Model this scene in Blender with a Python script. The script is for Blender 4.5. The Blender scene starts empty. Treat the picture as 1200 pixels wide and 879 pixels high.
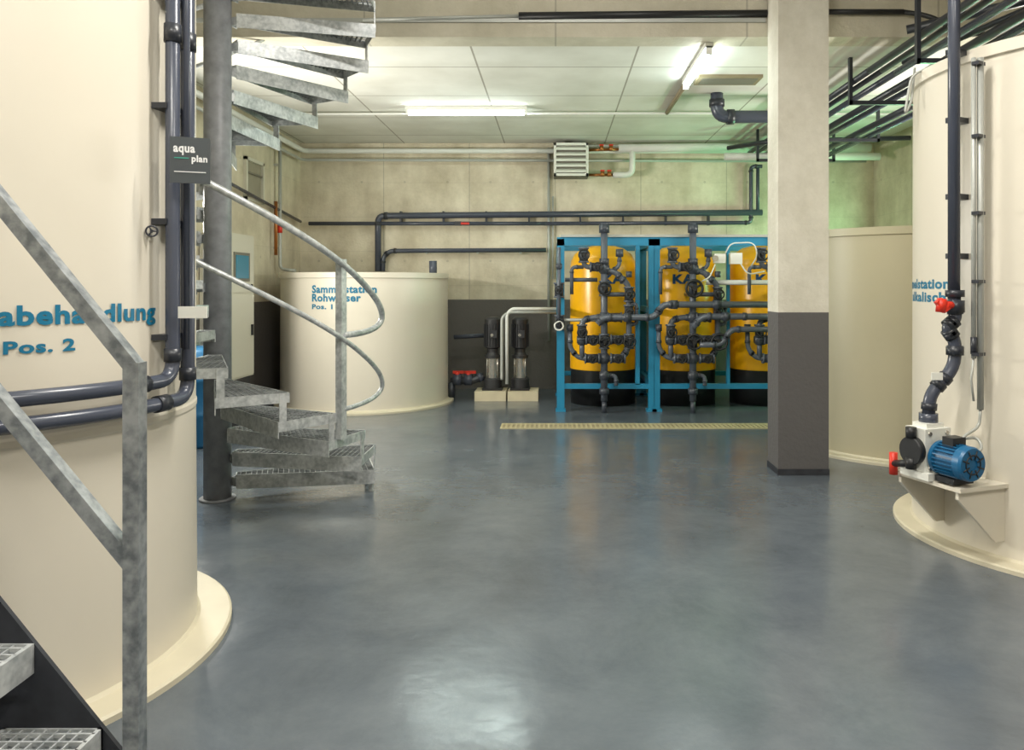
import bpy, bmesh, math, random
from mathutils import Vector, Matrix
random.seed(4)
S = bpy.context.scene
F = 900.0; CX = 650.0; CY = 335.0; H = 1.5
def W(px, py, Y): return Vector(((px-CX)*Y/F, Y, H+(CY-py)*Y/F))
def lin(c):
    return tuple(((x/255)/12.92 if x/255 <= .04045 else ((x/255+.055)/1.055)**2.4) for x in c)+(1,)

# ---------------- materials ----------------
def newmat(name):
    m = bpy.data.materials.new(name); m.use_nodes = True
    nt = m.node_tree; b = nt.nodes['Principled BSDF']
    return m, nt, b
def mat(name, col, rough=.5, metal=0, var=.0, vscale=6, bump=0, bscale=40, stretch=(1,1,1), rvar=0, spec=.5):
    m, nt, b = newmat(name); N = nt.nodes; L = nt.links
    c = lin(col)
    b.inputs['Base Color'].default_value = c
    b.inputs['Roughness'].default_value = rough
    b.inputs['Metallic'].default_value = metal
    b.inputs['Specular IOR Level'].default_value = spec
    tc = N.new('ShaderNodeTexCoord'); mp = N.new('ShaderNodeMapping'); mp.inputs['Scale'].default_value = stretch
    L.new(tc.outputs['Object'], mp.inputs['Vector'])
    if var or rvar:
        n = N.new('ShaderNodeTexNoise'); n.inputs['Scale'].default_value = vscale; n.inputs['Detail'].default_value = 6
        L.new(mp.outputs[0], n.inputs['Vector'])
    if var:
        r = N.new('ShaderNodeValToRGB'); L.new(n.outputs['Fac'], r.inputs['Fac'])
        r.color_ramp.elements[0].position = .3; r.color_ramp.elements[1].position = .7
        r.color_ramp.elements[0].color = tuple(x*(1-var) for x in c[:3])+(1,)
        r.color_ramp.elements[1].color = tuple(min(1, x*(1+var)) for x in c[:3])+(1,)
        L.new(r.outputs[0], b.inputs['Base Color'])
    if bump:
        n2 = N.new('ShaderNodeTexNoise'); n2.inputs['Scale'].default_value = bscale; L.new(mp.outputs[0], n2.inputs['Vector'])
        bp = N.new('ShaderNodeBump'); bp.inputs['Strength'].default_value = bump; bp.inputs['Distance'].default_value = .01
        L.new(n2.outputs['Fac'], bp.inputs['Height']); L.new(bp.outputs[0], b.inputs['Normal'])
    return m

def galv_mat(name, lo, hi, rough=.42, metal=.3):
    m, nt, b = newmat(name); N = nt.nodes; L = nt.links
    tc = N.new('ShaderNodeTexCoord')
    n1 = N.new('ShaderNodeTexNoise'); n1.inputs['Scale'].default_value = 38; n1.inputs['Detail'].default_value = 4
    n = N.new('ShaderNodeTexNoise'); n.inputs['Scale'].default_value = 9; n.inputs['Detail'].default_value = 8
    L.new(tc.outputs['Object'], n1.inputs['Vector']); L.new(tc.outputs['Object'], n.inputs['Vector'])
    mx = N.new('ShaderNodeMix'); mx.data_type = 'FLOAT'; mx.inputs[0].default_value = .5
    L.new(n1.outputs['Fac'], mx.inputs[2]); L.new(n.outputs['Fac'], mx.inputs[3])
    r = N.new('ShaderNodeValToRGB'); L.new(mx.outputs[0], r.inputs[0])
    r.color_ramp.elements[0].position = .38; r.color_ramp.elements[1].position = .6
    r.color_ramp.elements[0].color = lin(lo); r.color_ramp.elements[1].color = lin(hi)
    L.new(r.outputs[0], b.inputs['Base Color'])
    b.inputs['Metallic'].default_value = metal; b.inputs['Roughness'].default_value = rough
    return m

def concrete_mat(name, lo, hi, dado=None, dadoz=1.3, axis='X', panel=1.25):
    m, nt, b = newmat(name); N = nt.nodes; L = nt.links
    tc = N.new('ShaderNodeTexCoord')
    n1 = N.new('ShaderNodeTexNoise'); n1.inputs['Scale'].default_value = 1.6; n1.inputs['Detail'].default_value = 11; n1.inputs['Roughness'].default_value = .72
    L.new(tc.outputs['Object'], n1.inputs['Vector'])
    mp = N.new('ShaderNodeMapping'); mp.inputs['Scale'].default_value = (2.2, 2.2, .5); L.new(tc.outputs['Object'], mp.inputs['Vector'])
    n2 = N.new('ShaderNodeTexNoise'); n2.inputs['Scale'].default_value = 1.6; n2.inputs['Detail'].default_value = 7; L.new(mp.outputs[0], n2.inputs['Vector'])
    mx = N.new('ShaderNodeMix'); mx.data_type = 'FLOAT'; mx.inputs[0].default_value = .35
    L.new(n1.outputs['Fac'], mx.inputs[2]); L.new(n2.outputs['Fac'], mx.inputs[3])
    r = N.new('ShaderNodeValToRGB'); L.new(mx.outputs[0], r.inputs[0])
    r.color_ramp.elements[0].position = .36; r.color_ramp.elements[1].position = .62
    r.color_ramp.elements[0].color = lin(lo); r.color_ramp.elements[1].color = lin(hi)
    col = r.outputs[0]
    sep = N.new('ShaderNodeSeparateXYZ'); L.new(tc.outputs['Object'], sep.inputs[0])
    def math_(op, a, v=None, b_=None):
        q = N.new('ShaderNodeMath'); q.operation = op; L.new(a, q.inputs[0])
        if b_ is not None: L.new(b_, q.inputs[1])
        elif v is not None: q.inputs[1].default_value = v
        return q.outputs[0]
    if panel:
        lt = math_('LESS_THAN', math_('FRACT', math_('DIVIDE', sep.outputs[axis], panel)), .010)
        a2 = math_('MULTIPLY', lt, .38)
        fx = math_('SUBTRACT', math_('FRACT', math_('DIVIDE', sep.outputs[axis], panel/2)), .5)
        fz = math_('SUBTRACT', math_('FRACT', math_('DIVIDE', sep.outputs['Z'], 1.15)), .62)
        fx = math_('MULTIPLY', fx, panel/2); fz = math_('MULTIPLY', fz, 1.15)
        d2 = math_('ADD', math_('MULTIPLY', fx, None, fx), None, math_('MULTIPLY', fz, None, fz))
        hole = math_('MULTIPLY', math_('LESS_THAN', d2, .0003), .28)
        a2 = math_('MAXIMUM', a2, None, hole)
        lh = math_('MULTIPLY', math_('LESS_THAN', math_('FRACT', math_('DIVIDE', sep.outputs['Z'], .5)), .016), .12)
        a2 = math_('MAXIMUM', a2, None, lh)
        m2 = N.new('ShaderNodeMix'); m2.data_type = 'RGBA'; L.new(a2, m2.inputs[0]); L.new(col, m2.inputs[6])
        m2.inputs[7].default_value = lin(tuple(x*.55 for x in lo)); col = m2.outputs[2]
    if dado:
        g = math_('LESS_THAN', sep.outputs['Z'], dadoz)
        m3 = N.new('ShaderNodeMix'); m3.data_type = 'RGBA'; L.new(g, m3.inputs[0]); L.new(col, m3.inputs[6])
        m3.inputs[7].default_value = lin(dado); col = m3.outputs[2]
    L.new(col, b.inputs['Base Color'])
    b.inputs['Roughness'].default_value = .75
    bp = N.new('ShaderNodeBump'); bp.inputs['Strength'].default_value = .25; bp.inputs['Distance'].default_value = .02
    n3 = N.new('ShaderNodeTexNoise'); n3.inputs['Scale'].default_value = 30; L.new(tc.outputs['Object'], n3.inputs['Vector'])
    L.new(n3.outputs['Fac'], bp.inputs['Height']); L.new(bp.outputs[0], b.inputs['Normal'])
    return m

def floor_mat():
    m, nt, b = newmat('floor_epoxy'); N = nt.nodes; L = nt.links
    tc = N.new('ShaderNodeTexCoord')
    n1 = N.new('ShaderNodeTexNoise'); n1.inputs['Scale'].default_value = 1.4; n1.inputs['Detail'].default_value = 12; n1.inputs['Roughness'].default_value = .75; n1.inputs['Distortion'].default_value = .3
    L.new(tc.outputs['Object'], n1.inputs['Vector'])
    r = N.new('ShaderNodeValToRGB'); L.new(n1.outputs['Fac'], r.inputs[0])
    r.color_ramp.elements[0].position = .3; r.color_ramp.elements[1].position = .75
    r.color_ramp.elements[0].color = lin((75, 83, 92)); r.color_ramp.elements[1].color = lin((106, 114, 121))
    L.new(r.outputs[0], b.inputs['Base Color'])
    n2 = N.new('ShaderNodeTexNoise'); n2.inputs['Scale'].default_value = 2.2; n2.inputs['Detail'].default_value = 10
    L.new(tc.outputs['Object'], n2.inputs['Vector'])
    mr = N.new('ShaderNodeMapRange'); mr.inputs['From Min'].default_value = .3; mr.inputs['From Max'].default_value = .7
    mr.inputs['To Min'].default_value = .14; mr.inputs['To Max'].default_value = .27
    L.new(n2.outputs['Fac'], mr.inputs[0]); L.new(mr.outputs[0], b.inputs['Roughness'])
    b.inputs['IOR'].default_value = 1.65
    n3 = N.new('ShaderNodeTexNoise'); n3.inputs['Scale'].default_value = 9; n3.inputs['Detail'].default_value = 4; L.new(tc.outputs['Object'], n3.inputs['Vector'])
    bp = N.new('ShaderNodeBump'); bp.inputs['Strength'].default_value = .12; bp.inputs['Distance'].default_value = .018
    L.new(n3.outputs['Fac'], bp.inputs['Height']); L.new(bp.outputs[0], b.inputs['Normal'])
    return m

def ceil_mat():
    m, nt, b = newmat('ceiling_panels'); N = nt.nodes; L = nt.links
    tc = N.new('ShaderNodeTexCoord'); mp = N.new('ShaderNodeMapping'); mp.inputs['Location'].default_value = (.73, .4, 0)
    L.new(tc.outputs['Object'], mp.inputs[0])
    br = N.new('ShaderNodeTexBrick'); br.offset = 0; br.inputs['Scale'].default_value = 1
    br.inputs['Brick Width'].default_value = 1.46; br.inputs['Row Height'].default_value = 1.1; br.inputs['Mortar Size'].default_value = .009
    br.inputs['Color1'].default_value = lin((234, 233, 225)); br.inputs['Color2'].default_value = lin((225, 225, 217)); br.inputs['Mortar'].default_value = lin((166, 162, 150))
    L.new(mp.outputs[0], br.inputs['Vector'])
    n = N.new('ShaderNodeTexNoise'); n.inputs['Scale'].default_value = 1.5; n.inputs['Detail'].default_value = 8; L.new(tc.outputs['Object'], n.inputs[0])
    r = N.new('ShaderNodeValToRGB'); L.new(n.outputs['Fac'], r.inputs[0]); r.color_ramp.elements[0].color = (.8, .79, .76, 1); r.color_ramp.elements[1].color = (1, 1, 1, 1)
    r.color_ramp.elements[0].position = .3; r.color_ramp.elements[1].position = .65
    mx = N.new('ShaderNodeMix'); mx.data_type = 'RGBA'; mx.blend_type = 'MULTIPLY'; mx.inputs[0].default_value = 1
    L.new(br.outputs[0], mx.inputs[6]); L.new(r.outputs[0], mx.inputs[7]); L.new(mx.outputs[2], b.inputs['Base Color'])
    b.inputs['Roughness'].default_value = .8
    return m

def emis(name, col, s):
    m, nt, b = newmat(name)
    b.inputs['Base Color'].default_value = (1, 1, 1, 1)
    b.inputs['Emission Color'].default_value = col; b.inputs['Emission Strength'].default_value = s
    return m

M = dict(
 floor=floor_mat(), ceil=ceil_mat(),
 wall=concrete_mat('wall_concrete', (186, 175, 150), (228, 219, 197), (98, 94, 90), 1.3, 'X', 1.25),
 wallL=concrete_mat('wall_concrete_side', (182, 171, 146), (222, 213, 190), (96, 92, 88), 1.3, 'Y', 1.25),
 col=concrete_mat('column_concrete', (192, 187, 171), (223, 219, 206), (90, 88, 88), 1.29, 'X', 0),
 beam=concrete_mat('beam_concrete', (182, 176, 156), (208, 202, 184), None, 0, 'X', 1.6),
 tank=mat('tank_plastic', (218, 211, 195), .38, var=.03, vscale=1.5, stretch=(1, 1, .6)),
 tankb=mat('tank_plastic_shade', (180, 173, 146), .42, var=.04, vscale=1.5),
 flange=mat('tank_flange', (206, 198, 174), .5, var=.05, vscale=5),
 pvc=mat('pvc_pipe', (70, 75, 88), .26, var=.05),
 pvcd=mat('pvc_dark', (46, 49, 56), .35),
 pvcs=mat('pvc_skid_pipe', (88, 94, 104), .3, var=.05),
 pvct=mat('pvc_skid_fitting', (62, 67, 76), .35),
 galv=galv_mat('galvanised_steel', (158, 163, 165), (208, 211, 211)),
 grat=galv_mat('galvanised_grating', (110, 114, 116), (160, 164, 165)),
 galvd=galv_mat('galvanised_rail', (118, 124, 128), (178, 182, 184), .38, .5),
 pole=mat('pole_steel', (134, 136, 140), .45, 0, var=.2, vscale=14),
 yellow=mat('tank_yellow', (253, 184, 16), .28, var=.04),
 blue=mat('frame_blue', (34, 130, 168), .38, var=.04),
 black=mat('rubber_black', (30, 31, 33), .45),
 motor=mat('motor_grey', (52, 52, 54), .4),
 white=mat('white_enamel', (226, 226, 218), .4),
 insul=mat('pipe_insulation', (225, 226, 220), .55, var=.03),
 cond=mat('conduit_grey', (176, 178, 172), .4, .2),
 steel=mat('stainless', (200, 196, 188), .25, .8),
 red=mat('red_plastic', (214, 50, 30), .4),
 brass=mat('brass', (170, 110, 60), .35, .7),
 mblue=mat('motor_blue', (24, 96, 140), .38),
 text=mat('teal_lettering', (16, 112, 146), .5),
 textb=mat('blue_lettering', (16, 66, 110), .5),
 signg=mat('sign_grey', (74, 80, 84), .4),
 wtext=mat('white_lettering', (240, 240, 240), .5),
 gtext=mat('green_lettering', (60, 160, 140), .5),
 drain=mat('drain_yellow', (194, 182, 142), .5, var=.1),
 hole=mat('drain_dark', (60, 58, 54), .8),
 string=mat('stringer_steel', (58, 60, 66), .5, .4, var=.25, vscale=12),
 cab=mat('cabinet_paint', (208, 204, 188), .45),
 screen=mat('screen_blue', (50, 130, 160), .2),
 plinth=mat('plinth_concrete', (205, 194, 164), .8, var=.08),
 vent=mat('vent_grey', (120, 116, 104), .7),
 recess=mat('wall_recess', (150, 144, 126), .8, var=.08),
 wood=mat('hatch_brown', (140, 128, 102), .7, var=.1),
)
M['tube'] = emis('lamp_tube', (.88, 1, .96, 1), 34)
M['tubew'] = emis('lamp_tube_warm', (1, .97, .9, 1), 28)

# ---------------- builder ----------------
class B:
    def __init__(s, name):
        s.name = name; s.bm = bmesh.new(); s.mats = []
    def mi(s, m):
        if m not in s.mats: s.mats.append(m)
        return s.mats.index(m)
    def face(s, vs, mi, sm=False):
        try:
            f = s.bm.faces.new(vs); f.material_index = mi; f.smooth = sm
        except ValueError: pass
    def box(s, c, size, m, rz=0, R=None):
        mi = s.mi(m); c = Vector(c); hx, hy, hz = [x/2 for x in size]
        if R is None: R = Matrix.Rotation(rz, 3, 'Z')
        v = [s.bm.verts.new(c+R@Vector((a*hx, b*hy, d*hz))) for a in (-1, 1) for b in (-1, 1) for d in (-1, 1)]
        for q in ((0, 1, 3, 2), (4, 6, 7, 5), (0, 4, 5, 1), (2, 3, 7, 6), (0, 2, 6, 4), (1, 5, 7, 3)):
            s.face([v[i] for i in q], mi)
    def mm(s, a, b, m):
        a = Vector(a); b = Vector(b); s.box((a+b)/2, [abs(x) for x in (b-a)], m)
    def bar(s, p, q, w, h, m, up=(0, 0, 1)):
        p = Vector(p); q = Vector(q); d = q-p; z = d.normalized(); u = Vector(up)
        x = u.cross(z)
        if x.length < 1e-4: x = Vector((1, 0, 0)).cross(z)
        x.normalize(); y = z.cross(x)
        R = Matrix((x, y, z)).transposed()
        s.box((p+q)/2, (w, h, d.length), m, R=R)
    def sweep(s, pts, r, m, seg=12, cap=True, closed=False):
        mi = s.mi(m); n = len(pts); rings = []; T = []
        for i in range(n):
            if closed: t = pts[(i+1) % n]-pts[i-1]
            else: t = pts[min(i+1, n-1)]-pts[max(i-1, 0)]
            T.append(t.normalized())
        u = Vector((0, 0, 1)) if abs(T[0].z) < .9 else Vector((1, 0, 0))
        x = (u-T[0]*u.dot(T[0])).normalized()
        for i in range(n):
            if i: x = (x-T[i]*x.dot(T[i])).normalized()
            y = T[i].cross(x); rr = r[i] if isinstance(r, (list, tuple)) else r
            rings.append([s.bm.verts.new(pts[i]+(x*math.cos(2*math.pi*k/seg)+y*math.sin(2*math.pi*k/seg))*rr) for k in range(seg)])
        for i in range(n if closed else n-1):
            a = rings[i]; b = rings[(i+1) % n]
            for k in range(seg): s.face([a[k], a[(k+1) % seg], b[(k+1) % seg], b[k]], mi, True)
        if cap and not closed:
            s.face(list(reversed(rings[0])), mi); s.face(rings[-1], mi)
    def cyl(s, p, q, r, m, seg=20, r2=None):
        s.sweep([Vector(p), Vector(q)], [r, r if r2 is None else r2], m, seg)
    def tube(s, pts, r, m, rb=None, seg=12, fit=None):
        pts = [Vector(p) for p in pts]; rb = rb if rb is not None else r*2.2; out = [pts[0]]
        for i in range(1, len(pts)-1):
            p = pts[i]; a = pts[i-1]-p; b = pts[i+1]-p
            t = min(rb, a.length*.49, b.length*.49); a.normalize(); b.normalize()
            A = p+a*t; C = p+b*t
            for k in range(7):
                w = k/6; out.append(A*(1-w)**2+p*2*w*(1-w)+C*w*w)
            if fit:
                s.cyl(A-a*r*.2, A+a*r*.9, r*1.22, fit, 14); s.cyl(C-b*r*.2, C+b*r*.9, r*1.22, fit, 14)
        out.append(pts[-1]); s.sweep(out, r, m, seg)
    def lathe(s, prof, c, m, seg=64, R=None, sm=True, split=False):
        c = Vector(c)
        if R is None: R = Matrix.Identity(3)
        def mk(r, z):
            return [s.bm.verts.new(c+R@Vector((r*math.cos(2*math.pi*k/seg), r*math.sin(2*math.pi*k/seg), z))) for k in range(seg)] if r > 1e-5 else [s.bm.verts.new(c+R@Vector((0, 0, z)))]
        prev = mk(*prof[0])
        for i in range(len(prof)-1):
            mm_ = m[i] if isinstance(m, list) else m; mi = s.mi(mm_)
            a = mk(*prof[i]) if split else prev
            b = prev = mk(*prof[i+1])
            for k in range(seg):
                k2 = (k+1) % seg
                if len(a) > 1 and len(b) > 1: s.face([a[k], a[k2], b[k2], b[k]], mi, sm)
                elif len(a) > 1: s.face([a[k], a[k2], b[0]], mi, sm)
                elif len(b) > 1: s.face([a[0], b[k2], b[k]], mi, sm)
    def ring(s, c, R_, r, m, normal=(0, 0, 1), seg=32, ms=8):
        q = Vector((0, 0, 1)).rotation_difference(Vector(normal)).to_matrix()
        s.sweep([Vector(c)+q@Vector((R_*math.cos(2*math.pi*k/seg), R_*math.sin(2*math.pi*k/seg), 0)) for k in range(seg)], r, m, ms, closed=True)
    def prism(s, poly, ext, m):
        mi = s.mi(m); ext = Vector(ext); a = [s.bm.verts.new(Vector(p)) for p in poly]; b = [s.bm.verts.new(Vector(p)+ext) for p in poly]
        s.face(a, mi); s.face(list(reversed(b)), mi); n = len(a)
        for i in range(n): s.face([a[i], b[i], b[(i+1) % n], a[(i+1) % n]], mi)
    def wheel(s, c, r, m, n=(0, -1, 0)):
        c = Vector(c); n = Vector(n); s.ring(c, r, r*.17, m, n, 18, 6)
        q = Vector((0, 0, 1)).rotation_difference(n).to_matrix()
        for k in range(3):
            d = q@Vector((math.cos(k*2.094+.5), math.sin(k*2.094+.5), 0))*r
            s.cyl(c, c+d, r*.15, m, 6)
        s.cyl(c-n*r*.9, c+n*r*.2, r*.32, m, 10)
    def text(s, txt, m, mapf, w=None, h=None, bold=.02, align='LEFT'):
        cu = bpy.data.curves.new('t', 'FONT'); cu.body = txt; cu.size = 1; cu.offset = bold; cu.resolution_u = 3
        cu.space_character = 1.08
        o = bpy.data.objects.new('t', cu); S.collection.objects.link(o)
        bpy.context.view_layer.update()
        me = bpy.data.meshes.new_from_object(o.evaluated_get(bpy.context.evaluated_depsgraph_get()))
        bpy.data.objects.remove(o)
        xs = [v.co.x for v in me.vertices]; x0, x1 = min(xs), max(xs)
        sy = h/.74 if h else 0; sx = w/(x1-x0) if w else sy
        if not h: sy = sx
        tb = bmesh.new(); tb.from_mesh(me)
        wid = x1-x0
        for k in range(1, 40):
            g = tb.verts[:]+tb.edges[:]+tb.faces[:]
            bmesh.ops.bisect_plane(tb, geom=g, plane_co=(x0+wid*k/40, 0, 0), plane_no=(1, 0, 0))
        mi = s.mi(m); mp = {}
        for v in tb.verts:
            x = (v.co.x-x0)*sx
            if align == 'RIGHT': x -= wid*sx
            mp[v] = s.bm.verts.new(mapf(x, v.co.y*sy))
        for f in tb.faces: s.face([mp[v] for v in f.verts], mi)
        tb.free(); bpy.data.meshes.remove(me)
    def done(s, recalc=True, parent=None):
        if recalc: bmesh.ops.recalc_face_normals(s.bm, faces=s.bm.faces[:])
        me = bpy.data.meshes.new(s.name); s.bm.to_mesh(me); s.bm.free()
        for m in s.mats: me.materials.append(M[m])
        o = bpy.data.objects.new(s.name, me); S.collection.objects.link(o)
        if parent: o.parent = parent
        return o
def cylmap(c, R, a0, z0):
    def f(x, y):
        a = a0+x/R; return Vector((c[0]+R*math.cos(a), c[1]+R*math.sin(a), z0+y))
    return f

# ---------------- room ----------------
XL, XR, YB, YR, ZC, ZN, YS = -3.71, 4.65, 11.2, -2.6, 3.58, 4.6, 6.42
def room(name, a, b, m):
    o = B(name); o.mm(a, b, m); return o.done()
room('floor', (XL-.2, YR-.2, -.2), (XR+.2, YB+.2, 0), 'floor')
room('wall_back', (XL-.2, YB, 0), (XR+.2, YB+.2, ZN), 'wall')
room('wall_left', (XL-.2, YR, 0), (XL, YB, ZN), 'wallL')
room('wall_right', (XR, YR, 0), (XR+.2, YB, ZN), 'wallL')
room('wall_rear', (XL-.2, YR-.2, 0), (XR+.2, YR, ZN), 'wall')
room('ceiling', (XL, YS+.25, ZC), (XR, YB, ZC+.2), 'ceil')
room('ceiling_upper', (XL-.2, YR-.2, ZN), (XR+.2, YS+.25, ZN+.2), 'ceil')
room('ceiling_beam', (XL, YS, ZC), (XR, YS+.25, ZN), 'beam')
o = B('concrete_column'); o.mm((1.77, 6.08, 0), (2.17, 6.38, ZN), 'col'); o.mm((1.765, 6.075, 0), (2.175, 6.385, .05), 'string')
o.done()

# ---------------- tanks ----------------
def tank(c, R, top, Rf, m='tank', lid=False, zs=None):
    t = B('storage_tank')
    c = Vector((c[0], c[1], 0))
    t.lathe([(0, 0), (Rf, 0), (Rf, .022), (Rf-.01, .03), (R+.02, .032), (R+.006, .045)], c, ['flange']*5, 96, split=True)
    prof = [(R+.006, .03)]
    for z in (zs or []):
        prof += [(R, z-.02), (R+.004, z-.010), (R+.004, z+.010), (R, z+.02)]
    prof += [(R, top-.07), (R+.018, top-.065), (R+.018, top), (R-.03, top), (R-.03, top-.04)]
    t.lathe(prof+([(0, top+.02)] if lid else [(R-.03, .2), (0, .2)]), c, m, 128, split=True)
    return t
CL = (-2.45, 3.12); RL = .90
t = tank(CL, RL, 4.1, 1.05, 'tank', zs=[.98])
t.text('abehandlung', 'text', cylmap(CL, RL+.004, math.radians(-44.5), H+(CY-377)*2.75/F), w=.575, h=.066, bold=.036)
t.text('Pos. 2', 'text', cylmap(CL, RL+.004, math.radians(-43.5), H+(CY-412)*2.6/F), w=.215, h=.042, bold=.036)
t.done()
CB = (-2.45, 9.98); RB = 1.05
t = tank(CB, RB, 1.66, 1.13, 'tank', lid=True)
a0 = math.radians(-112)
t.text('Sammelstation', 'text', cylmap(CB, RB+.004, a0, H-8*9.0/F), w=.78, h=.09, bold=.036)
t.text('Rohwasser', 'text', cylmap(CB, RB+.004, a0, H-18*9.0/F), w=.60, h=.09, bold=.036)
t.text('Pos. 1', 'text', cylmap(CB, RB+.004, a0, H-27*9.0/F), w=.27, h=.058, bold=.036)
t.cyl((-1.56, 9.85, 1.63), (-1.56, 9.85, 1.82), .05, 'pvc')
t.done()
CR = (3.25, 4.65); RR = .98
t = tank(CR, RR, 2.82, 1.1, 'tank')
t.text('Sammelstation', 'text', cylmap(CR, RR+.004, math.radians(-168), H-3*4.5/F), w=.82, h=.06, bold=.036, align='RIGHT')
t.text('alkalisch', 'text', cylmap(CR, RR+.004, math.radians(-170), H-19*4.5/F), w=.52, h=.06, bold=.036, align='RIGHT')
t.done()
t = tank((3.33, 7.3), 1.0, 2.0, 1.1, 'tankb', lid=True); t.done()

# ---------------- spiral staircase ----------------
SC = Vector((-2.37, 5.4, 0)); SR = 1.08; RISE = .171; DT = 18.7; NST = 24
def sp(a, r, z):
    a = math.radians(a); return Vector((SC.x+r*math.cos(a), SC.y+r*math.sin(a), z))
b = B('spiral_staircase')
b.cyl((SC.x, SC.y, 0), (SC.x, SC.y, ZN), .092, 'pole', 32)
b.cyl((SC.x, SC.y, 0), (SC.x, SC.y, .015), .12, 'pole', 28)
for k in range(1, NST+1):
    lo = 30-DT*(k-1); hi = lo-DT-3.5; z = RISE*k
    mid = (lo+hi)/2; ca = math.radians(mid); d = Vector((math.cos(ca), math.sin(ca), 0)); n = Vector((-d.y, d.x, 0))
    P1, P2 = sp(lo, SR, z), sp(hi, SR, z); Q1, Q2 = sp(lo+8, .13, z), sp(hi-8, .13, z)
    for (p, q, hh) in ((Q1, P1, .06), (Q2, P2, .1), (P1, P2, .06), (Q1, Q2, .06)):
        b.box(((p+q)/2)-Vector((0, 0, hh/2)), ((q-p).length, .006, hh), 'galv', rz=math.atan2((q-p).y, (q-p).x))
    for (p, q) in ((P1, Q1), (P2, Q2)):
        e = sp(mid, .09, z-.035); b.box((q+e)/2-Vector((0, 0, .035)), ((q-e).length, .006, .06), 'galv', rz=math.atan2((q-e).y, (q-e).x))
    Lr = SR*math.cos(math.radians((DT+3.5)/2)); r = .15
    wi = (Q1-Q2).length/2; wo = (P1-P2).length/2
    def hw(r): return wi+(wo-wi)*(r-.13)/(Lr-.13)
    while r < Lr-.01:
        c = SC+d*r; b.box((c.x, c.y, z-.014), (.004, 2*hw(r), .022), 'grat', rz=ca); r += .036
    wv = -.2
    while wv <= .2001:
        r0 = .14
        while r0 < Lr and hw(r0) < abs(wv): r0 += .01
        if r0 < Lr-.03:
            c = SC+d*((r0+Lr)/2)+n*wv; b.box((c.x, c.y, z-.006), (Lr-r0, .005, .008), 'grat', rz=ca)
        wv += .04
    if k < NST:
        a1 = hi+1.5; c = sp(a1, SR-.005, z+RISE/2-.03)
        b.box(c, (.008, .045, RISE+.06), 'galv', rz=math.radians(a1))
for a_ in (27, 12):
    b.bar(sp(a_, SR-.03, 0), sp(a_, SR-.03, RISE-.02), .03, .03, 'galv')
def railz(a): return 1.44+(-5-a)*.0101
def bez(p0, p1, p2, p3, n=14): return [p0*(1-t)**3+p1*3*t*(1-t)**2+p2*3*t*t*(1-t)+p3*t**3 for t in [i/n for i in range(n+1)]]
for off, r, last in ((0, .021, -330), (-.48, .016, -265)):
    hx = [sp(a, SR+.03, railz(a)+off) for a in range(last, -11, 4)]
    p0 = hx[-1]; dirn = (hx[-1]-hx[-2]).normalized()
    pe = sp(-24, SR+.02, railz(-24)+off-.45)
    hx += bez(p0, p0+dirn*.42, sp(20, SR+.14, p0.z-.38), pe)[1:]
    b.sweep(hx, r, 'galv', 12)
for a in (-24, -99, -174, -249):
    b.bar(sp(a, SR+.005, railz(a)-1.12), sp(a, SR+.005, railz(a)+.04), .05, .05, 'galv', up=sp(a, 1, 0)-SC)
b.done()

# ---------------- straight metal staircase (foreground left) ----------------
b = B('metal_staircase'); Y0 = 1.92
def w2(px, py): return W(px, py, Y0)
A = w2(0, 235); Bp = w2(158, 430); dv = (A-Bp); dv /= abs(dv.x)
topR = Bp+dv*1.35
b.bar(Bp, topR, .036, .036, 'galvd', up=(0, 1, 0))
C = w2(156, 660); D = w2(0, 470); dv2 = (D-C); dv2 /= abs(dv2.x)
b.bar(C, C+dv2*1.33, .036, .036, 'galvd', up=(0, 1, 0))
b.bar((Bp.x, Y0, 0), Bp+Vector((0, 0, .012)), .04, .04, 'galvd', up=(0, 1, 0))
s0 = w2(0, 717); s1 = w2(125, 872); sl = (s1.z-s0.z)/(s1.x-s0.x)
def sz(x): return s0.z+(x-s0.x)*sl
xe = s1.x+(0-s1.z)/sl
xt = -2.45
for yy in (Y0+.02, Y0-.86):
    b.prism([(xe, yy, .0), (xt, yy, sz(xt)), (xt, yy, sz(xt)-.36), (xe-.26, yy, .0)], (0, .012, 0), 'string')
gx = .172
xr = (115-CX)*Y0/F; zt = H+(CY-858)*Y0/F
rise = -sl*gx
for i in range(-2, 8):
    x1 = xr-i*gx; z = zt+i*rise
    if z < .05 or x1 < xt+.1: continue
    ya, yb = Y0-.845, Y0+.018
    b.mm((x1-.012, ya, z-.075), (x1, yb, z), 'galv'); b.mm((x1-.25, ya, z-.04), (x1-.24, yb, z), 'galv')
    b.mm((x1-.25, yb-.006, z-.06), (x1, yb, z), 'galv')
    x = x1-.23
    while x < x1-.02: b.mm((x, ya, z-.03), (x+.005, yb, z-.002), 'galv'); x += .03
    y = ya+.02
    while y < yb: b.mm((x1-.245, y, z-.01), (x1-.005, y+.006, z), 'galv'); y += .034
zl = sz(xt)-.02
b.mm((XL+.02, Y0-.86, zl-.12), (xt, Y0+.03, zl), 'string')
for px_ in (xt-.05, XL+.06):
    for yy in (Y0-.82, Y0-.02): b.mm((px_-.03, yy-.03, 0), (px_+.03, yy+.03, zl-.12), 'galvd')
b.bar((xt-.02, Y0, zl), (xt-.02, Y0, topR.z), .04, .04, 'galvd', up=(0, 1, 0)); b.bar((xt-.02, Y0, topR.z), (topR.x, Y0, topR.z), .036, .036, 'galvd', up=(0, 1, 0))
b.done()

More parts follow.
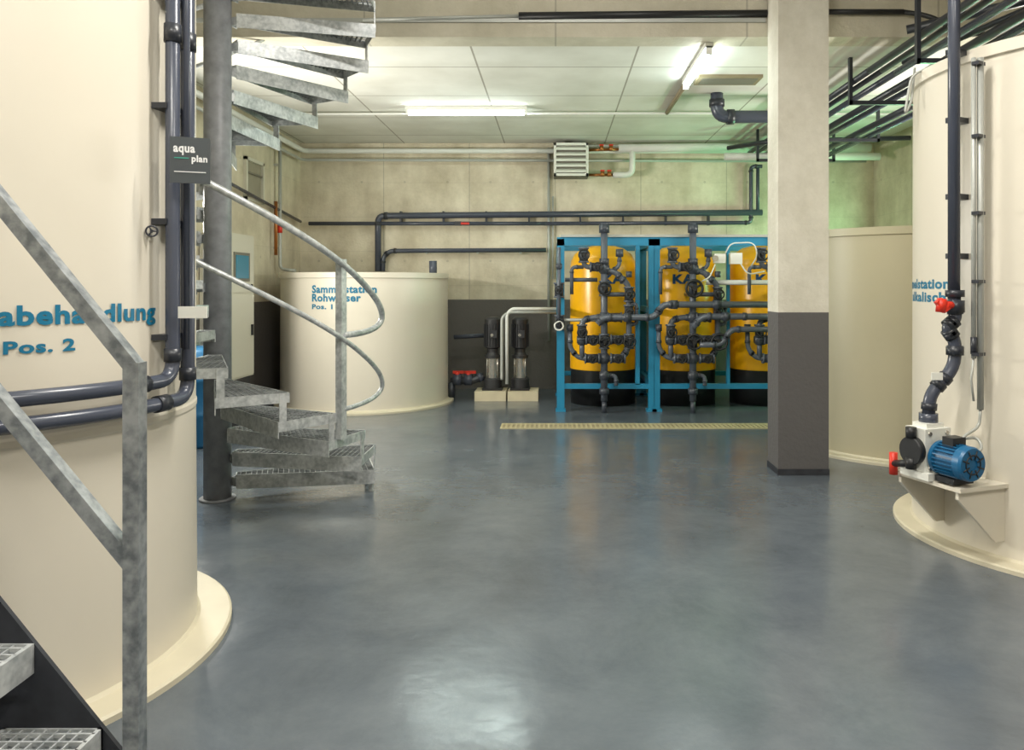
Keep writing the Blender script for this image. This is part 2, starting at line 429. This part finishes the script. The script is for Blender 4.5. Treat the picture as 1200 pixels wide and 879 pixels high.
# ---------------- pipes at left tank ----------------
b = B('tank_supply_pipes')
p1 = Vector((-1.492, 3.0, 0)); p2 = Vector((-1.486, 3.11, 0)); r = .027
def around(rad, z, a_s, a_e, n=40):
    return [Vector((CL[0]+rad*math.cos(math.radians(a_s+(a_e-a_s)*i/n)), CL[1]+rad*math.sin(math.radians(a_s+(a_e-a_s)*i/n)), z)) for i in range(n+1)]
for (p, z, off) in ((p1, 1.135, 0), (p2, 1.05, 0)):
    a = math.degrees(math.atan2(p.y-CL[1], p.x-CL[0])); rad = math.hypot(p.y-CL[1], p.x-CL[0])
    arc = around(rad, z, a-5, -150)
    elbow = []
    P0 = Vector((p.x, p.y, z+.08)); Pm = Vector((p.x, p.y, z)); P2_ = arc[0]
    for k in range(9):
        w = k/8; elbow.append(P0*(1-w)**2+Pm*2*w*(1-w)+P2_*w*w)
    b.sweep([Vector((p.x, p.y, ZN-.01))]+elbow+arc[1:], r, 'pvc', 16)
    b.cyl((p.x, p.y, z+.07), (p.x, p.y, z+.12), r*1.2, 'pvcd', 18)
    b.sweep(arc[1:3], r*1.2, 'pvcd', 18)
    b.sweep(arc[16:18], r*1.15, 'pvcd', 18)
    b.cyl((p.x, p.y, 2.45), (p.x, p.y, 2.52), r*1.2, 'pvcd', 18)
b.cyl((p1.x+.045, p1.y+.02, 1.25), (p1.x+.045, p1.y+.02, 3.9), .012, 'pvc')
for z in (1.3, 1.75, 2.2, 2.65, 3.1): b.box((-1.53, 3.055, z), (.06, .17, .022), 'pvcd')
b.wheel((-1.545, 2.945, 1.71), .02, 'pvcd', (.5, -.86, 0))
b.box(W(226, 366, 2.95), (.105, .012, .045), 'white', rz=.1)
b.done()
b = B('sign_plate')
sc = W(223, 188, 2.93); rz = .35; Rz = Matrix.Rotation(rz, 3, 'Z')
b.box(sc, (.14, .008, .175), 'signg', R=Rz)
def smap(ox, oz):
    return lambda x, y: sc+Rz@Vector((ox+x, -.0055, oz+y))
b.text('aqua', 'wtext', smap(-.058, .03), w=.075, h=.034, bold=.035)
b.text('plan', 'wtext', smap(.005, -.005), w=.055, h=.026, bold=.035)
b.box(sc+Rz@Vector((0, -.005, -.045)), (.11, .002, .003), 'wtext', R=Rz)
b.box(sc+Rz@Vector((-.03, -.005, .007)), (.05, .002, .004), 'gtext', R=Rz)
b.box(sc+Rz@Vector((.0, .012, 0)), (.02, .02, .1), 'pvcd', R=Rz)
b.done()

# ---------------- filter skid ----------------
b = B('water_filter_unit')
YF, YK = 9.2, 10.55
xa, xm, xz = W(657, 0, YF).x, W(766, 0, YF).x, W(766, 0, YF).x+2*1.06
zt = 2.06
for yy in (YF, YK):
    for x in (xa, xm-.03, xm+.035, xz):
        w = .035 if x in (xm-.03, xm+.035) else .045
        b.mm((x-w, yy-.04, .03), (x+w, yy+.04, zt), 'blue'); b.mm((x-.06, yy-.06, 0), (x+.06, yy+.06, .03), 'blue')
    b.mm((xa-.045, yy-.04, zt-.08), (xz+.045, yy+.04, zt+.02), 'blue')
    b.mm((xa, yy-.03, .27), (xz, yy+.03, .33), 'blue')
for x in (xa, xm, xz):
    for z in (zt-.04, .3, 1.2): b.mm((x-.03, YF, z-.035), (x+.03, YK, z+.035), 'blue')
b.mm((xa, YF-.07, zt+.021), (xz, YF+.03, zt+.05), 'cond')
b.mm((xm-.22, YF-.03, .32), (xm-.17, YF+.03, zt-.05), 'blue')
for i, cx in enumerate((.625, 1.655, 2.69)):
    cy = 9.95; R = .425
    b.lathe([(0, 0), (R*.98, 0), (R*.98, .47)], (cx, cy, 0), 'black', 48)
    b.lathe([(0, .43), (R, .44), (R, .45)], (cx, cy, 0), 'yellow', 64)
    b.lathe([(R, .45), (R, 1.72), (R*.97, 1.82), (R*.86, 1.91), (R*.62, 1.985), (R*.3, 2.02), (0, 2.03)], (cx, cy, 0), 'yellow', 64)
    b.cyl((cx, cy, 2.0), (cx, cy, 2.1), .06, 'pvct')
    st = -.19 if i else -.03
    b.text('KA', 'textb', cylmap((cx, cy), R+.004, math.radians(-90)+st/R, H+(CY-332)*9.55/F), w=.27, h=.115, bold=.045)
YP = 9.07; rp = .036
def T(pts, r=rp, Y=YP, m='pvcs', fit='pvct'): b.tube([W(x, y, Y) for x, y in pts], r, m, rb=r*2.4, fit=fit)
def V(x, y, rad=.06, horiz=False, Y=YP):
    c = W(x, y, Y)
    ax = Vector((1, 0, 0)) if horiz else Vector((0, 0, 1))
    b.cyl(c-ax*.07, c+ax*.07, .052, 'pvct', 16); b.cyl(c-ax*.09, c-ax*.07, .062, 'pvcs', 16); b.cyl(c+ax*.07, c+ax*.09, .062, 'pvcs', 16)
    b.cyl(c, c+Vector((0, -.07, 0)), .03, 'black', 12); b.wheel(c+Vector((0, -.1, 0)), rad, 'black')
def tee(x, y, Y=YP, k=1):
    c = W(x, y, Y); b.cyl(c-Vector((.06*k, 0, 0)), c+Vector((.06*k, 0, 0)), .046*k, 'pvct', 14); b.cyl(c-Vector((0, 0, .06*k)), c+Vector((0, 0, .06*k)), .05*k, 'pvct', 14)
for u in (0, 1, 2):
    x0 = 708+u*104
    T([(x0, 262), (x0, 470)], .04)
    b.cyl(W(x0, 263, YP), W(x0, 273, YP), .062, 'pvct', 16); b.cyl(W(x0, 303, YP), W(x0, 310, YP), .058, 'pvct', 16)
    b.cyl(W(x0, 455, YP), W(x0, 462, YP), .058, 'pvct', 16); b.cyl(W(x0, 470, YP), (W(x0, 0, YP).x, YP, 0), .03, 'pvct', 12)
    T([(x0, 313), (x0-24, 313), (x0-24, 290)], .03)
    T([(x0-24, 313), (x0-38, 313), (x0-38, 345)], .022)
    T([(x0, 318), (x0+12, 318), (x0+29, 334), (x0+29, 408), (x0+20, 420), (x0, 420)], .034)
    T([(x0, 420), (x0-30, 420), (x0-40, 408), (x0-40, 388)], .028)
    T([(x0, 398), (x0-26, 398), (x0-26, 376), (x0-14, 372), (x0, 372)], .034)
    T([(x0-26, 398), (x0-26, 420)], .03)
    T([(x0, 398), (x0+29, 398)], .034)
    T([(x0, 345), (x0+29, 345)], .026)
    for x, y in ((x0, 315), (x0, 398), (x0, 420), (x0+29, 398), (x0, 372), (x0-26, 398)): tee(x, y)
    V(x0-24, 299, .06); V(x0, 338, .095 if u else .07); V(x0+29, 345, .055); V(x0+29, 366, .05); V(x0-26, 389, .055); V(x0-13, 398, .055, horiz=True)
    V(x0, 400, .085 if u else .06); V(x0+29, 400, .09 if u else .065); V(x0+16, 398, .05, horiz=True); V(x0-14, 420, .045, horiz=True); V(x0+12, 372, .045, horiz=True)
    V(x0-8, 313, .05, horiz=True); V(x0+16, 420, .045, horiz=True)
    T([(x0+29, 380), (x0+38, 380), (x0+38, 356), (x0+29, 356)], .022)
    T([(x0+18, 300), (x0+18, 312), (x0+8, 318)], .024); b.cyl(W(x0+18, 292, YP), W(x0+18, 301, YP), .045, 'pvct', 14)
    T([(x0, 440), (x0+14, 440), (x0+14, 452)], .024); tee(x0, 440, YP, .9)
    for y in (345, 398):
        c = W(x0, y, YP); b.cyl(c, (c.x, 9.56, c.z), .03, 'pvcs', 12)
    b.cyl(W(x0+29, 318, YP), W(x0+29, 325, YP), .035, 'pvct'); b.cyl(W(x0-40, 388, YP), W(x0-40, 380, YP), .038, 'pvct')
T([(700, 380), (708, 372), (768, 372), (776, 357), (930, 357)], .038, YP-.11)
T([(812, 384), (822, 371), (862, 371), (930, 371)], .038, YP-.11)
T([(820, 404), (846, 404), (856, 386), (930, 386)], .034, YP-.09)
for x, y in ((790, 357), (840, 357), (735, 372), (850, 371)): tee(x, y, YP-.11, .85)
T([(655, 375), (700, 375)], .02, YP, 'cond', None)
T([(828, 331), (930, 331)], .03, YP+.04, 'insul', None)
T([(655, 290), (655, 380)], .022, YP-.05); V(656, 378, .05); V(655, 340, .045); tee(655, 312, YP-.05, .6)
c = W(655, 382, YP-.1); b.ring(c, .05, .01, 'white', (0, 1, 0), 20)
T([(662, 328), (700, 328)], .024, YP+.03)
c = W(843, 303, YP-.02); b.box(c, (.13, .09, .11), 'white'); c = W(862, 303, YP-.02); b.box(c, (.14, .09, .13), 'white')
c = W(838, 303, YP-.08); b.cyl(c, c-Vector((0, .03, 0)), .035, 'steel')
b.tube([W(850, 297, YP-.08), W(856, 285, YP-.12), W(884, 284, YP-.1), W(888, 300, YP-.05), W(880, 312, YP)], .008, 'white', rb=.1)
b.tube([W(868, 309, YP-.08), W(876, 322, YP-.12), W(896, 318, YP-.1)], .008, 'white', rb=.1)
b.tube([W(838, 310, YP-.08), W(832, 325, YP-.1), W(822, 330, YP-.06)], .008, 'white', rb=.1)
b.mm((xm+.87, YF-.02, .32), (xm+.91, YF+.02, 2.0), 'blue')
b.done()

# ---------------- booster pumps ----------------
def pump(px):
    c = W(px, 0, 10.2); x, y = c.x, 10.2
    p = B('booster_pump')
    z0 = .125
    p.mm((x-.13, y-.13, z0), (x+.13, y+.13, z0+.03), 'black')
    p.lathe([(0, z0), (.12, z0), (.12, z0+.14), (.1, z0+.16), (.085, z0+.16), (.085, z0+.2), (.092, z0+.2), (.092, z0+.22), (.085, z0+.22), (.085, z0+.3), (.09, z0+.3), (.09, z0+.32), (.085, z0+.32), (.085, z0+.42), (.11, z0+.42), (.11, z0+.46), (0, z0+.46)], (x, y, 0),
            ['motor']*4+['steel']*10+['motor']*4, 28, split=True)
    for k in range(4):
        a = k*math.pi/2+.78; p.cyl((x+.1*math.cos(a), y+.1*math.sin(a), z0+.15), (x+.1*math.cos(a), y+.1*math.sin(a), z0+.46), .008, 'steel', 8)
    p.lathe([(.09, z0+.46), (.07, z0+.5), (.07, z0+.54), (.105, z0+.56), (.105, z0+.88), (.11, z0+.88), (.11, z0+.93), (.08, z0+.96), (0, z0+.97)], (x, y, 0), 'motor', 28, split=True)
    for k in range(20):
        a = k*math.pi/10; p.box((x+.11*math.cos(a), y+.11*math.sin(a), z0+.72), (.022, .006, .3), 'motor', rz=a)
    p.box((x+.02, y-.12, z0+.74), (.09, .05, .1), 'motor')
    p.cyl((x, y-.09, z0+.73), (x, y-.147, z0+.73), .02, 'steel')
    p.done()
pump(577.5); pump(609.5)
b = B('pump_plinth')
for a_, c_ in ((558, 594), (596, 631)):
    p, q = W(a_, 0, 10.2), W(c_, 0, 10.2)
    b.mm((p.x, 9.98, 0), (q.x, 10.4, .124), 'plinth')
b.done()
b = B('pump_manifold_pipes')
yy = 10.0
b.tube([W(594, 450, yy), W(594, 368, yy), W(600, 362, yy), W(652, 362, yy)], .022, 'insul', rb=.06)
b.tube([W(588, 445, yy-.05), W(588, 440, yy-.05), W(588, 372, yy), W(596, 366, yy), W(652, 366, yy)], .02, 'cond', rb=.06)
b.tube([W(532, 395, 10.5), W(568, 393, 10.5)], .03, 'pvc', fit='pvcd')
b.tube([W(566, 440, 10.2), W(556, 446, 10.15), W(528, 446, 10.15)], .05, 'pvcd', fit='pvc')
for x in (536, 549):
    c = W(x, 445, 10.15); b.cyl(c-Vector((.05, 0, 0)), c+Vector((.05, 0, 0)), .075, 'pvc', 18)
    b.cyl(c, c+Vector((0, 0, .1)), .03, 'red'); b.box(c+Vector((.02, 0, .1)), (.16, .04, .035), 'red')
b.cyl(W(529, 448, 10.15), (W(529, 0, 10.15).x, 10.15, 0), .05, 'pvcd')
b.done()

# ---------------- floor drain ----------------
b = B('floor_drain_grate')
x0, x1 = W(587, 0, 8.2).x, 2.45
b.mm((x0, 8.06, .0), (x1, 8.34, .002), 'hole')
for y in (8.06, 8.325): b.mm((x0, y, .0), (x1, y+.015, .008), 'drain')
x = x0
while x < x1: b.mm((x, 8.06, .0), (x+.022, 8.34, .007), 'drain'); x += .05
for y in (8.13, 8.2, 8.27): b.mm((x0, y-.008, .0), (x1, y+.008, .007), 'drain')
b.done()

# ---------------- back wall services ----------------
b = B('wall_pipework'); YW = 11.08
def TW(pts, r, m='pvc', fit='pvcd', Y=YW): b.tube([W(x, y, Y) for x, y in pts], r, m, fit=fit)
TW([(443, 318), (443, 253), (893, 249)], .045)
TW([(362, 262), (640, 262)], .028)
TW([(640, 262), (880, 261), (880, 195), (893, 195)], .028)
TW([(449, 318), (449, 301), (457, 294), (640, 293)], .032)
TW([(888, 250), (888, 195)], .025)
for x in (470, 520, 570, 620, 680, 730, 780, 830):
    c = W(x, 256, YW+.05); b.box(c, (.025, .1, .2), 'pvcd')
for x in (500, 560, 610):
    c = W(x, 294, YW+.04); b.box(c, (.03, .1, .08), 'cond')
b.box(W(537, 262, YW-.03), (.1, .06, .06), 'pvcd'); b.box(W(545, 262, YW-.05), (.12, .03, .03), 'red')
b.tube([(W(643, 0, 11.15).x, 11.15, 3.5), (W(643, 0, 11.15).x, 11.15, .7)], .02, 'cond')
b.tube([(W(648, 0, 11.15).x, 11.15, 2.8), (W(648, 0, 11.15).x, 11.15, 1.6)], .014, 'cond')
b.done()
b = B('ceiling_conduits')
b.tube([(XL+.1, 6.8, 3.44), (XL+.1, 11.05, 3.44), (4.5, 11.05, 3.44)], .035, 'insul', rb=.12)
b.tube([(XL+.1, 6.8, 3.3), (XL+.1, 10.98, 3.3), (4.5, 11.1, 3.3)], .02, 'cond', rb=.1)
b.tube([(W(655, 0, 11.1).x, 11.1, 3.25), (W(657, 0, 11.1).x, 11.1, 3.48), (W(672, 0, 11.1).x, 11.1, 3.52), (4.5, 11.1, 3.52)], .02, 'insul', rb=.1)
b.tube([(-3.6, 9.15, 3.545), (1.33, 9.1, 3.545), (4.5, 9.15, 3.545)], .016, 'insul', rb=.1)
b.tube([(1.33, 7.75, 3.55), (1.33, 9.1, 3.55)], .025, 'wood', rb=.1)
b.tube([(-1.0, 8.97, 3.545), (-1.0, 9.15, 3.545)], .012, 'insul')
b.done()
b = B('beam_pipes')
b.mm((-3.6, YS-.016, 3.70), (1.76, YS, 3.735), 'cond')
b.cyl((-.3, YS-.02, 3.75), (1.769, YS-.02, 3.77), .03, 'black'); b.cyl((-1.6, YS-.014, 3.72), (-.3, YS-.02, 3.75), .014, 'cond')
b.cyl((2.18, YS-.03, 3.78), (2.9, YS-.03, 3.78), .022, 'black'); b.tube([(2.9, YS-.03, 3.78), (3.1, YS-.1, 3.72), (3.25, YS-.3, 3.5), (3.3, YS-.5, 3.45)], .02, 'black', rb=.15)
b.done()
b = B('drain_pipe_elbow')
e0 = W(840, 112, 8.3)
b.tube([(e0.x, 8.3, ZC-.002), (e0.x, 8.3, W(0, 137, 8.3).z), (2.55, 8.3, W(0, 137, 8.3).z), (2.55, 8.3, ZC-.002)], .068, 'pvc', rb=.16, seg=18, fit='pvcd')
b.done()
b = B('ceiling_hatch')
b.mm((1.42, 7.55, ZC-.03), (2.05, 7.85, ZC-.001), 'wood'); b.mm((1.46, 7.59, ZC-.035), (2.01, 7.81, ZC-.03), 'vent'); b.done()

b = B('unit_heater')
a_, c_ = W(649, 208, 11.0), W(689, 170, 11.0)
b.mm((a_.x, 10.86, a_.z), (c_.x, 11.19, c_.z), 'vent')
fw = .035
for (p, q) in (((a_.x, a_.z), (a_.x+fw, c_.z)), ((c_.x-fw, a_.z), (c_.x, c_.z)), ((a_.x, a_.z), (c_.x, a_.z+fw)), ((a_.x, c_.z-fw), (c_.x, c_.z))):
    b.mm((p[0], 10.82, p[1]), (q[0], 10.9, q[1]), 'white')
n = 5
for i in range(n):
    z = a_.z+fw+(c_.z-a_.z-2*fw)*(i+.5)/n
    b.box(((a_.x+c_.x)/2, 10.83, z), (c_.x-a_.x-.06, .06, .03), 'white', R=Matrix.Rotation(.5, 3, 'X'))
b.done()
b = B('heating_pipes')
def TH(pts, r, m): b.tube([W(x, y, 10.95) for x, y in pts], r, m, rb=r*2.5)
TH([(690, 176), (725, 175)], .02, 'brass'); TH([(690, 205), (720, 205)], .02, 'brass')
TH([(725, 174), (895, 172)], .06, 'insul'); TH([(718, 205), (741, 205), (741, 174)], .042, 'insul')
b.tube([W(895, 172, 10.95), (4.5, 10.95, 3.47)], .06, 'insul')
for x, y in ((705, 175), (716, 175), (706, 205), (714, 205)): b.cyl(W(x, y-4, 10.9), W(x, y+2, 10.9), .03, 'brass', 10); b.box(W(x, y-5, 10.9), (.06, .02, .02), 'red')
b.done()

# ---------------- left wall ----------------
b = B('control_cabinet')
b.mm((XL+.01, 8.0, .5), (-3.4, 8.67, 2.06), 'cab'); b.mm((XL+.03, 8.03, 0), (-3.43, 8.64, .5), 'string')
b.mm((-3.4, 8.02, 1.43), (-3.388, 8.65, 2.04), 'cab'); b.mm((-3.4, 8.02, .52), (-3.388, 8.65, 1.40), 'cab')
b.mm((-3.388, 8.1, 1.55), (-3.38, 8.52, 1.86), 'vent'); b.mm((-3.38, 8.14, 1.58), (-3.376, 8.48, 1.83), 'screen')
b.cyl((-3.385, 8.58, 1.45), (-3.385, 8.58, 1.52), .015, 'black'); b.mm((-3.388, 8.57, .95), (-3.37, 8.6, 1.07), 'black')
b.done()
b = B('wall_vent')
for (y0_, y1_, z0_, z1_) in ((9.15, 9.19, 2.53, 3.05), (9.68, 9.72, 2.53, 3.05), (9.15, 9.72, 2.53, 2.57), (9.15, 9.72, 3.01, 3.05)): b.mm((XL, y0_, z0_), (XL+.04, y1_, z1_), 'cab')
b.mm((XL, 9.19, 2.57), (XL+.008, 9.68, 3.01), 'recess'); b.mm((XL+.008, 9.19, 2.86), (XL+.03, 9.68, 2.88), 'vent')
b.done()
b = B('side_wall_pipes')
b.tube([(XL+.08, 10.15, 3.5), (XL+.08, 10.15, 1.72), (XL+.3, 10.1, 1.70)], .022, 'cond', rb=.08)
b.tube([(XL+.08, 10.0, 2.6), (XL+.08, 10.0, 1.9)], .022, 'brass')
b.tube([(XL+.07, 6.0, 2.9), (XL+.07, 11.0, 2.42), ], .02, 'pvc'); b.cyl((XL+.08, 10.15, 2.2), (XL+.08, 10.15, 2.3), .03, 'red')
for z in (2.0, 2.6, 3.1): b.box((XL+.04, 10.15, z), (.08, .03, .03), 'cond')
b.done()
b = B('blue_chemical_drum')
b.lathe([(0, 0), (.26, 0), (.28, .03), (.28, .28), (.29, .3), (.28, .32), (.28, .6), (.29, .62), (.28, .64), (.27, .88), (.2, .92), (0, .92)], (-3.38, 7.3, 0), 'mblue', 36); b.done()

# ---------------- right side pipes & dosing pump ----------------
b = B('tank_feed_pipes'); Yp = 4.28
def P(x, y, Y=Yp): return W(x, y, Y)
xx = P(1118, 0).x
b.cyl((xx, Yp, 4.59), P(1118, 345), .032, 'pvc', 18)
b.tube([P(1118, 345), P(1120, 374), P(1109, 384), P(1119, 398), P(1119, 430), P(1090, 462), P(1088, 486)], .034, 'pvc', rb=.09, fit='pvcd', seg=16)
b.cyl(P(1119, 340), P(1119, 348), .05, 'pvcd'); b.cyl(P(1119, 352), P(1119, 366), .05, 'pvcd'); b.cyl(P(1119, 406), P(1119, 416), .046, 'pvcd'); b.cyl(P(1088, 484), P(1088, 496), .05, 'pvc')
b.box(P(1104, 358, Yp-.06), (.075, .035, .04), 'red', R=Matrix.Rotation(.9, 3, 'Y')); b.cyl(P(1119, 358), P(1108, 357, Yp-.07), .02, 'red')
b.cyl(P(1104, 350, Yp-.06), P(1102, 366, Yp-.06), .026, 'red')
for y in (60, 140, 230, 300): b.box(P(1118, y)+Vector((.035, .035, 0)), (.12, .06, .03), 'pvcd', rz=.5)
for x, r in ((1141, .013), (1149, .017)):
    q = P(x, 0, 4.17)
    b.tube([(q.x, 4.17, P(0, 68, 4.17).z), P(x, 420 if x < 1145 else 480, 4.17)], r, 'cond')
b.cyl(P(1141, 395, 4.17), P(1141, 415, 4.17), .016, 'pvcd')
for y in (75, 160, 250, 330, 415): b.box(P(1146, y, 4.17)+Vector((.0, -.005, 0)), (.07, .04, .018), 'pvcd', rz=.6)
b.tube([P(1149, 478, 4.17), P(1148, 500, 4.17), P(1128, 512, 4.1), P(1126, 528, 4.1), P(1140, 534, 4.05), P(1152, 525, 4.1), P(1145, 512, 4.15), P(1118, 516, 4.15)], .008, 'cond', rb=.05)
b.tube([P(1141, 420, 4.17), P(1138, 445, 4.17), P(1141, 470, 4.17)], .006, 'cond')
b.box(P(1098, 441, 4.2), (.06, .01, .04), 'white')
b.done()
u = Vector((math.cos(math.radians(200)), math.sin(math.radians(200)), 0)); tt = Vector((-u.y, u.x, 0)); tt = -tt if tt.y > 0 else tt
C3 = Vector((CR[0], CR[1], 0))
b = B('pump_bracket')
def pl(r, t_, z): return C3+u*r+tt*t_+Vector((0, 0, z))
b.prism([pl(1.3, -.23, .42), pl(1.3, .23, .42), pl(.96, .23, .42), pl(.99, 0, .42), pl(.96, -.23, .42)], (0, 0, .022), 'tank')
for t_ in (-.2, .19): b.prism([pl(1.29, t_, .42), pl(.96, t_, .42), pl(.96, t_, .13), pl(1.03, t_, .13), pl(1.29, t_, .38)], tt*.02, 'tank')
b.done()
b = B('dosing_pump')
hz = .443
hd = Vector((2.075, 4.27, hz)); ar = math.atan2(tt.y, tt.x)
b.box(hd+Vector((0, 0, .02)), (.2, .2, .04), 'white', rz=ar)
b.box(hd+Vector((0, 0, .155)), (.14, .18, .24), 'white', rz=ar)
b.box(hd+Vector((0, 0, .285)), (.1, .12, .03), 'white', rz=ar)
b.cyl(hd+Vector((.01, .0, .24)), hd+Vector((.01, 0, .315)), .04, 'pvc')
for s_ in (-1, 1):
    for dz in (.06, .25): b.cyl(hd+u*.06*s_+tt*.06+Vector((0, 0, dz)), hd+u*.06*s_+tt*.078+Vector((0, 0, dz)), .012, 'steel', 8)
lh = hd+u*.09
b.cyl(lh+Vector((0, 0, .15)), lh+u*.04+Vector((0, 0, .15)), .075, 'black', 24)
for dz in (.05, .22): b.cyl(lh+u*.03+Vector((0, 0, dz)), lh+u*.03+Vector((0, 0, dz+.06)), .028, 'black', 14)
rc = W(1047, 543, 4.40)
b.cyl(rc-Vector((0, 0, .062)), rc+Vector((0, 0, .062)), .023, 'red', 16); b.cyl(rc, lh+u*.03+Vector((0, 0, .08)), .02, 'black', 12)
m0 = hd+tt*.085+Vector((0, 0, .125)); m1 = m0+tt*.19
q = Vector((0, 0, 1)).rotation_difference(tt).to_matrix()
b.lathe([(0, 0), (.09, 0), (.09, .02), (.078, .025), (.078, .15), (.092, .155), (.092, .195), (.085, .21), (.03, .21), (.03, .205), (0, .205)], m0, 'mblue', 32, R=q, split=True)
for k in range(26):
    a = k*2*math.pi/26; dd = q@Vector((math.cos(a), math.sin(a), 0))
    side = q@Vector((-math.sin(a), math.cos(a), 0)); R3 = Matrix((dd, side, tt)).transposed()
    b.box(m0+tt*.09+dd*.084, (.018, .004, .125), 'mblue', R=R3)
for k in range(8):
    a = k*math.pi/4; dd = q@Vector((math.cos(a), math.sin(a), 0)); b.cyl(m0+tt*.212+dd*.03, m0+tt*.212+dd*.075, .004, 'black', 6)
b.ring(m0+tt*.211, .05, .004, 'black', tt, 24, 6)
b.box(m0+tt*.09+Vector((0, 0, .1)), (.07, .09, .05), 'black', rz=ar)
b.box(m0+tt*.09-Vector((0, 0, .1)), (.12, .14, .03), 'black', rz=ar)
b.done()

# ---------------- ceiling pipe rack on right ----------------
for (ya, yb, ys, zt_) in ((6.7, 10.85, (7.0, 8.8, 10.2), ZC-.002), (2.6, 6.7, (3.2, 4.4, 5.7), ZN-.002)):
    b = B('overhead_pipe_rack')
    for (x, z, r, m) in ((2.75, 3.38, .03, 'pvcd'), (2.86, 3.38, .025, 'pvcd'), (2.98, 3.36, .03, 'pvc'), (3.12, 3.3, .035, 'pvcd'), (3.26, 3.3, .03, 'pvc'), (3.42, 3.22, .035, 'pvcd'), (3.6, 3.22, .03, 'pvc')):
        b.cyl((x, ya, z), (x, yb, z), r, m, 14)
    for y in ys:
        b.mm((2.68, y-.02, 3.15), (3.72, y+.02, 3.185), 'pvcd')
        b.mm((2.68, y-.02, 3.15), (2.71, y+.02, zt_), 'pvcd'); b.mm((3.69, y-.02, 3.15), (3.72, y+.02, zt_), 'pvcd')
    if ya > 6:
        b.tube([(2.3, 10.2, 3.33), (2.75, 9.7, 3.33), (4.4, 9.5, 3.33)], .03, 'pvcd'); b.tube([(2.3, 10.4, 3.25), (4.4, 10.4, 3.25)], .05, 'insul')
    else:
        b.tube([(3.0, 6.6, 3.42), (3.4, 5.2, 3.46), (4.4, 4.4, 3.5)], .025, 'pvcd')
        b.tube([(2.75, 6.0, 3.5), (4.3, 5.2, 3.7)], .035, 'pvcd')
    b.done()
b = B('hanging_cable')
b.tube([W(1200, 62, 4.1)+Vector((0, 0, .02)), W(1145, 60, 4.4), W(1090, 78, 4.7), W(1068, 88, 4.75), W(1064, 112, 4.75), W(1060, 135, 4.75), W(1068, 120, 4.76), W(1072, 80, 4.8)], .008, 'cond', rb=.08)
b.done()

# ---------------- lamps ----------------
def lamp(c, L_, axis, power, col=(.93, 1, .95), tube='tube', wd=.1, zc=ZC):
    b = B('fluorescent_lamp'); x, y = c; zc -= .002
    sx, sy = (L_, .07) if axis == 'X' else (.07, L_)
    b.mm((x-sx/2, y-sy/2, zc-.045), (x+sx/2, y+sy/2, zc), 'white')
    d = Vector((1, 0, 0)) if axis == 'X' else Vector((0, 1, 0))
    p = Vector((x, y, zc-.08))
    b.cyl(p-d*(L_/2-.03), p+d*(L_/2-.03), .02, tube, 12)
    for s_ in (-1, 1): b.box(p+d*s_*(L_/2-.015)+Vector((0, 0, .015)), (.03 if axis == 'X' else .05, .05 if axis == 'X' else .03, .07), 'white')
    o = b.done()
    if power:
        l = bpy.data.lights.new('tube_light', 'AREA'); l.shape = 'RECTANGLE'; l.size = L_-.1; l.size_y = wd; l.energy = power; l.color = col
        lo = bpy.data.objects.new('tube_light', l); S.collection.objects.link(lo); lo.location = (x, y, zc-.11)
        if axis == 'Y': lo.rotation_euler = (0, 0, math.pi/2)
        lo.parent = o
lamp((-1.02, 8.9), 1.4, 'X', 7, (.75, 1, .92))
lamp((1.32, 7.15), 1.2, 'Y', 5, (.85, 1, .95))
WARM = (1, .965, .9)
lamp((0.2, 3.2), 1.5, 'X', 128, WARM, 'tubew', zc=ZN); lamp((-1.0, .2), 1.5, 'X', 95, WARM, 'tubew', zc=ZN); lamp((1.6, .4), 1.5, 'Y', 108, WARM, 'tubew', zc=ZN)
lamp((-2.6, -1.2), 1.5, 'Y', 20, WARM, 'tubew', zc=ZN)
def hidden_wlamp(x, y, z, sgn, power, col, yaw=0):  # unseen wall lights; the two white ones are added to brighten the back
    b = B('hidden_wall_light')
    b.mm((x, y-.65, z-.09), (x+sgn*.06, y+.65, z+.09), 'white')
    o = b.done()
    l = bpy.data.lights.new('hidden_area_light', 'AREA'); l.shape = 'RECTANGLE'; l.size = 1.2; l.size_y = .16; l.energy = power; l.color = col
    lo = bpy.data.objects.new('hidden_area_light', l); S.collection.objects.link(lo); lo.location = (x+sgn*.07, y, z)
    lo.rotation_euler = (math.radians(90), 0, math.radians(-90 if sgn > 0 else 90))
    lo.parent = o
hidden_wlamp(XL+.001, 6.75, 2.1, 1, 165, (1, .97, .88))  # added light, out of view behind the left tank, lifts the far end
hidden_wlamp(XR-.001, 7.3, 2.3, -1, 95, (1, .99, .92))  # second added light, unseen on the right, fills the rear zone
hidden_wlamp(XR-.001, 9.7, 1.7, -1, 60, (.35, 1, .5))

w = bpy.data.worlds.new('World'); S.world = w; w.use_nodes = True
w.node_tree.nodes['Background'].inputs[0].default_value = (.5, .55, .6, 1); w.node_tree.nodes['Background'].inputs[1].default_value = .1

cam = bpy.data.cameras.new('camera'); co = bpy.data.objects.new('camera', cam); S.collection.objects.link(co)
co.location = (0, 0, H); co.rotation_euler = (math.pi/2, 0, 0)
cam.sensor_width = 36; cam.lens = 27
cam.shift_x = -(CX-600)/1200; cam.shift_y = -(439.5-CY)/1200
S.camera = co
S.view_settings.view_transform = 'Standard'
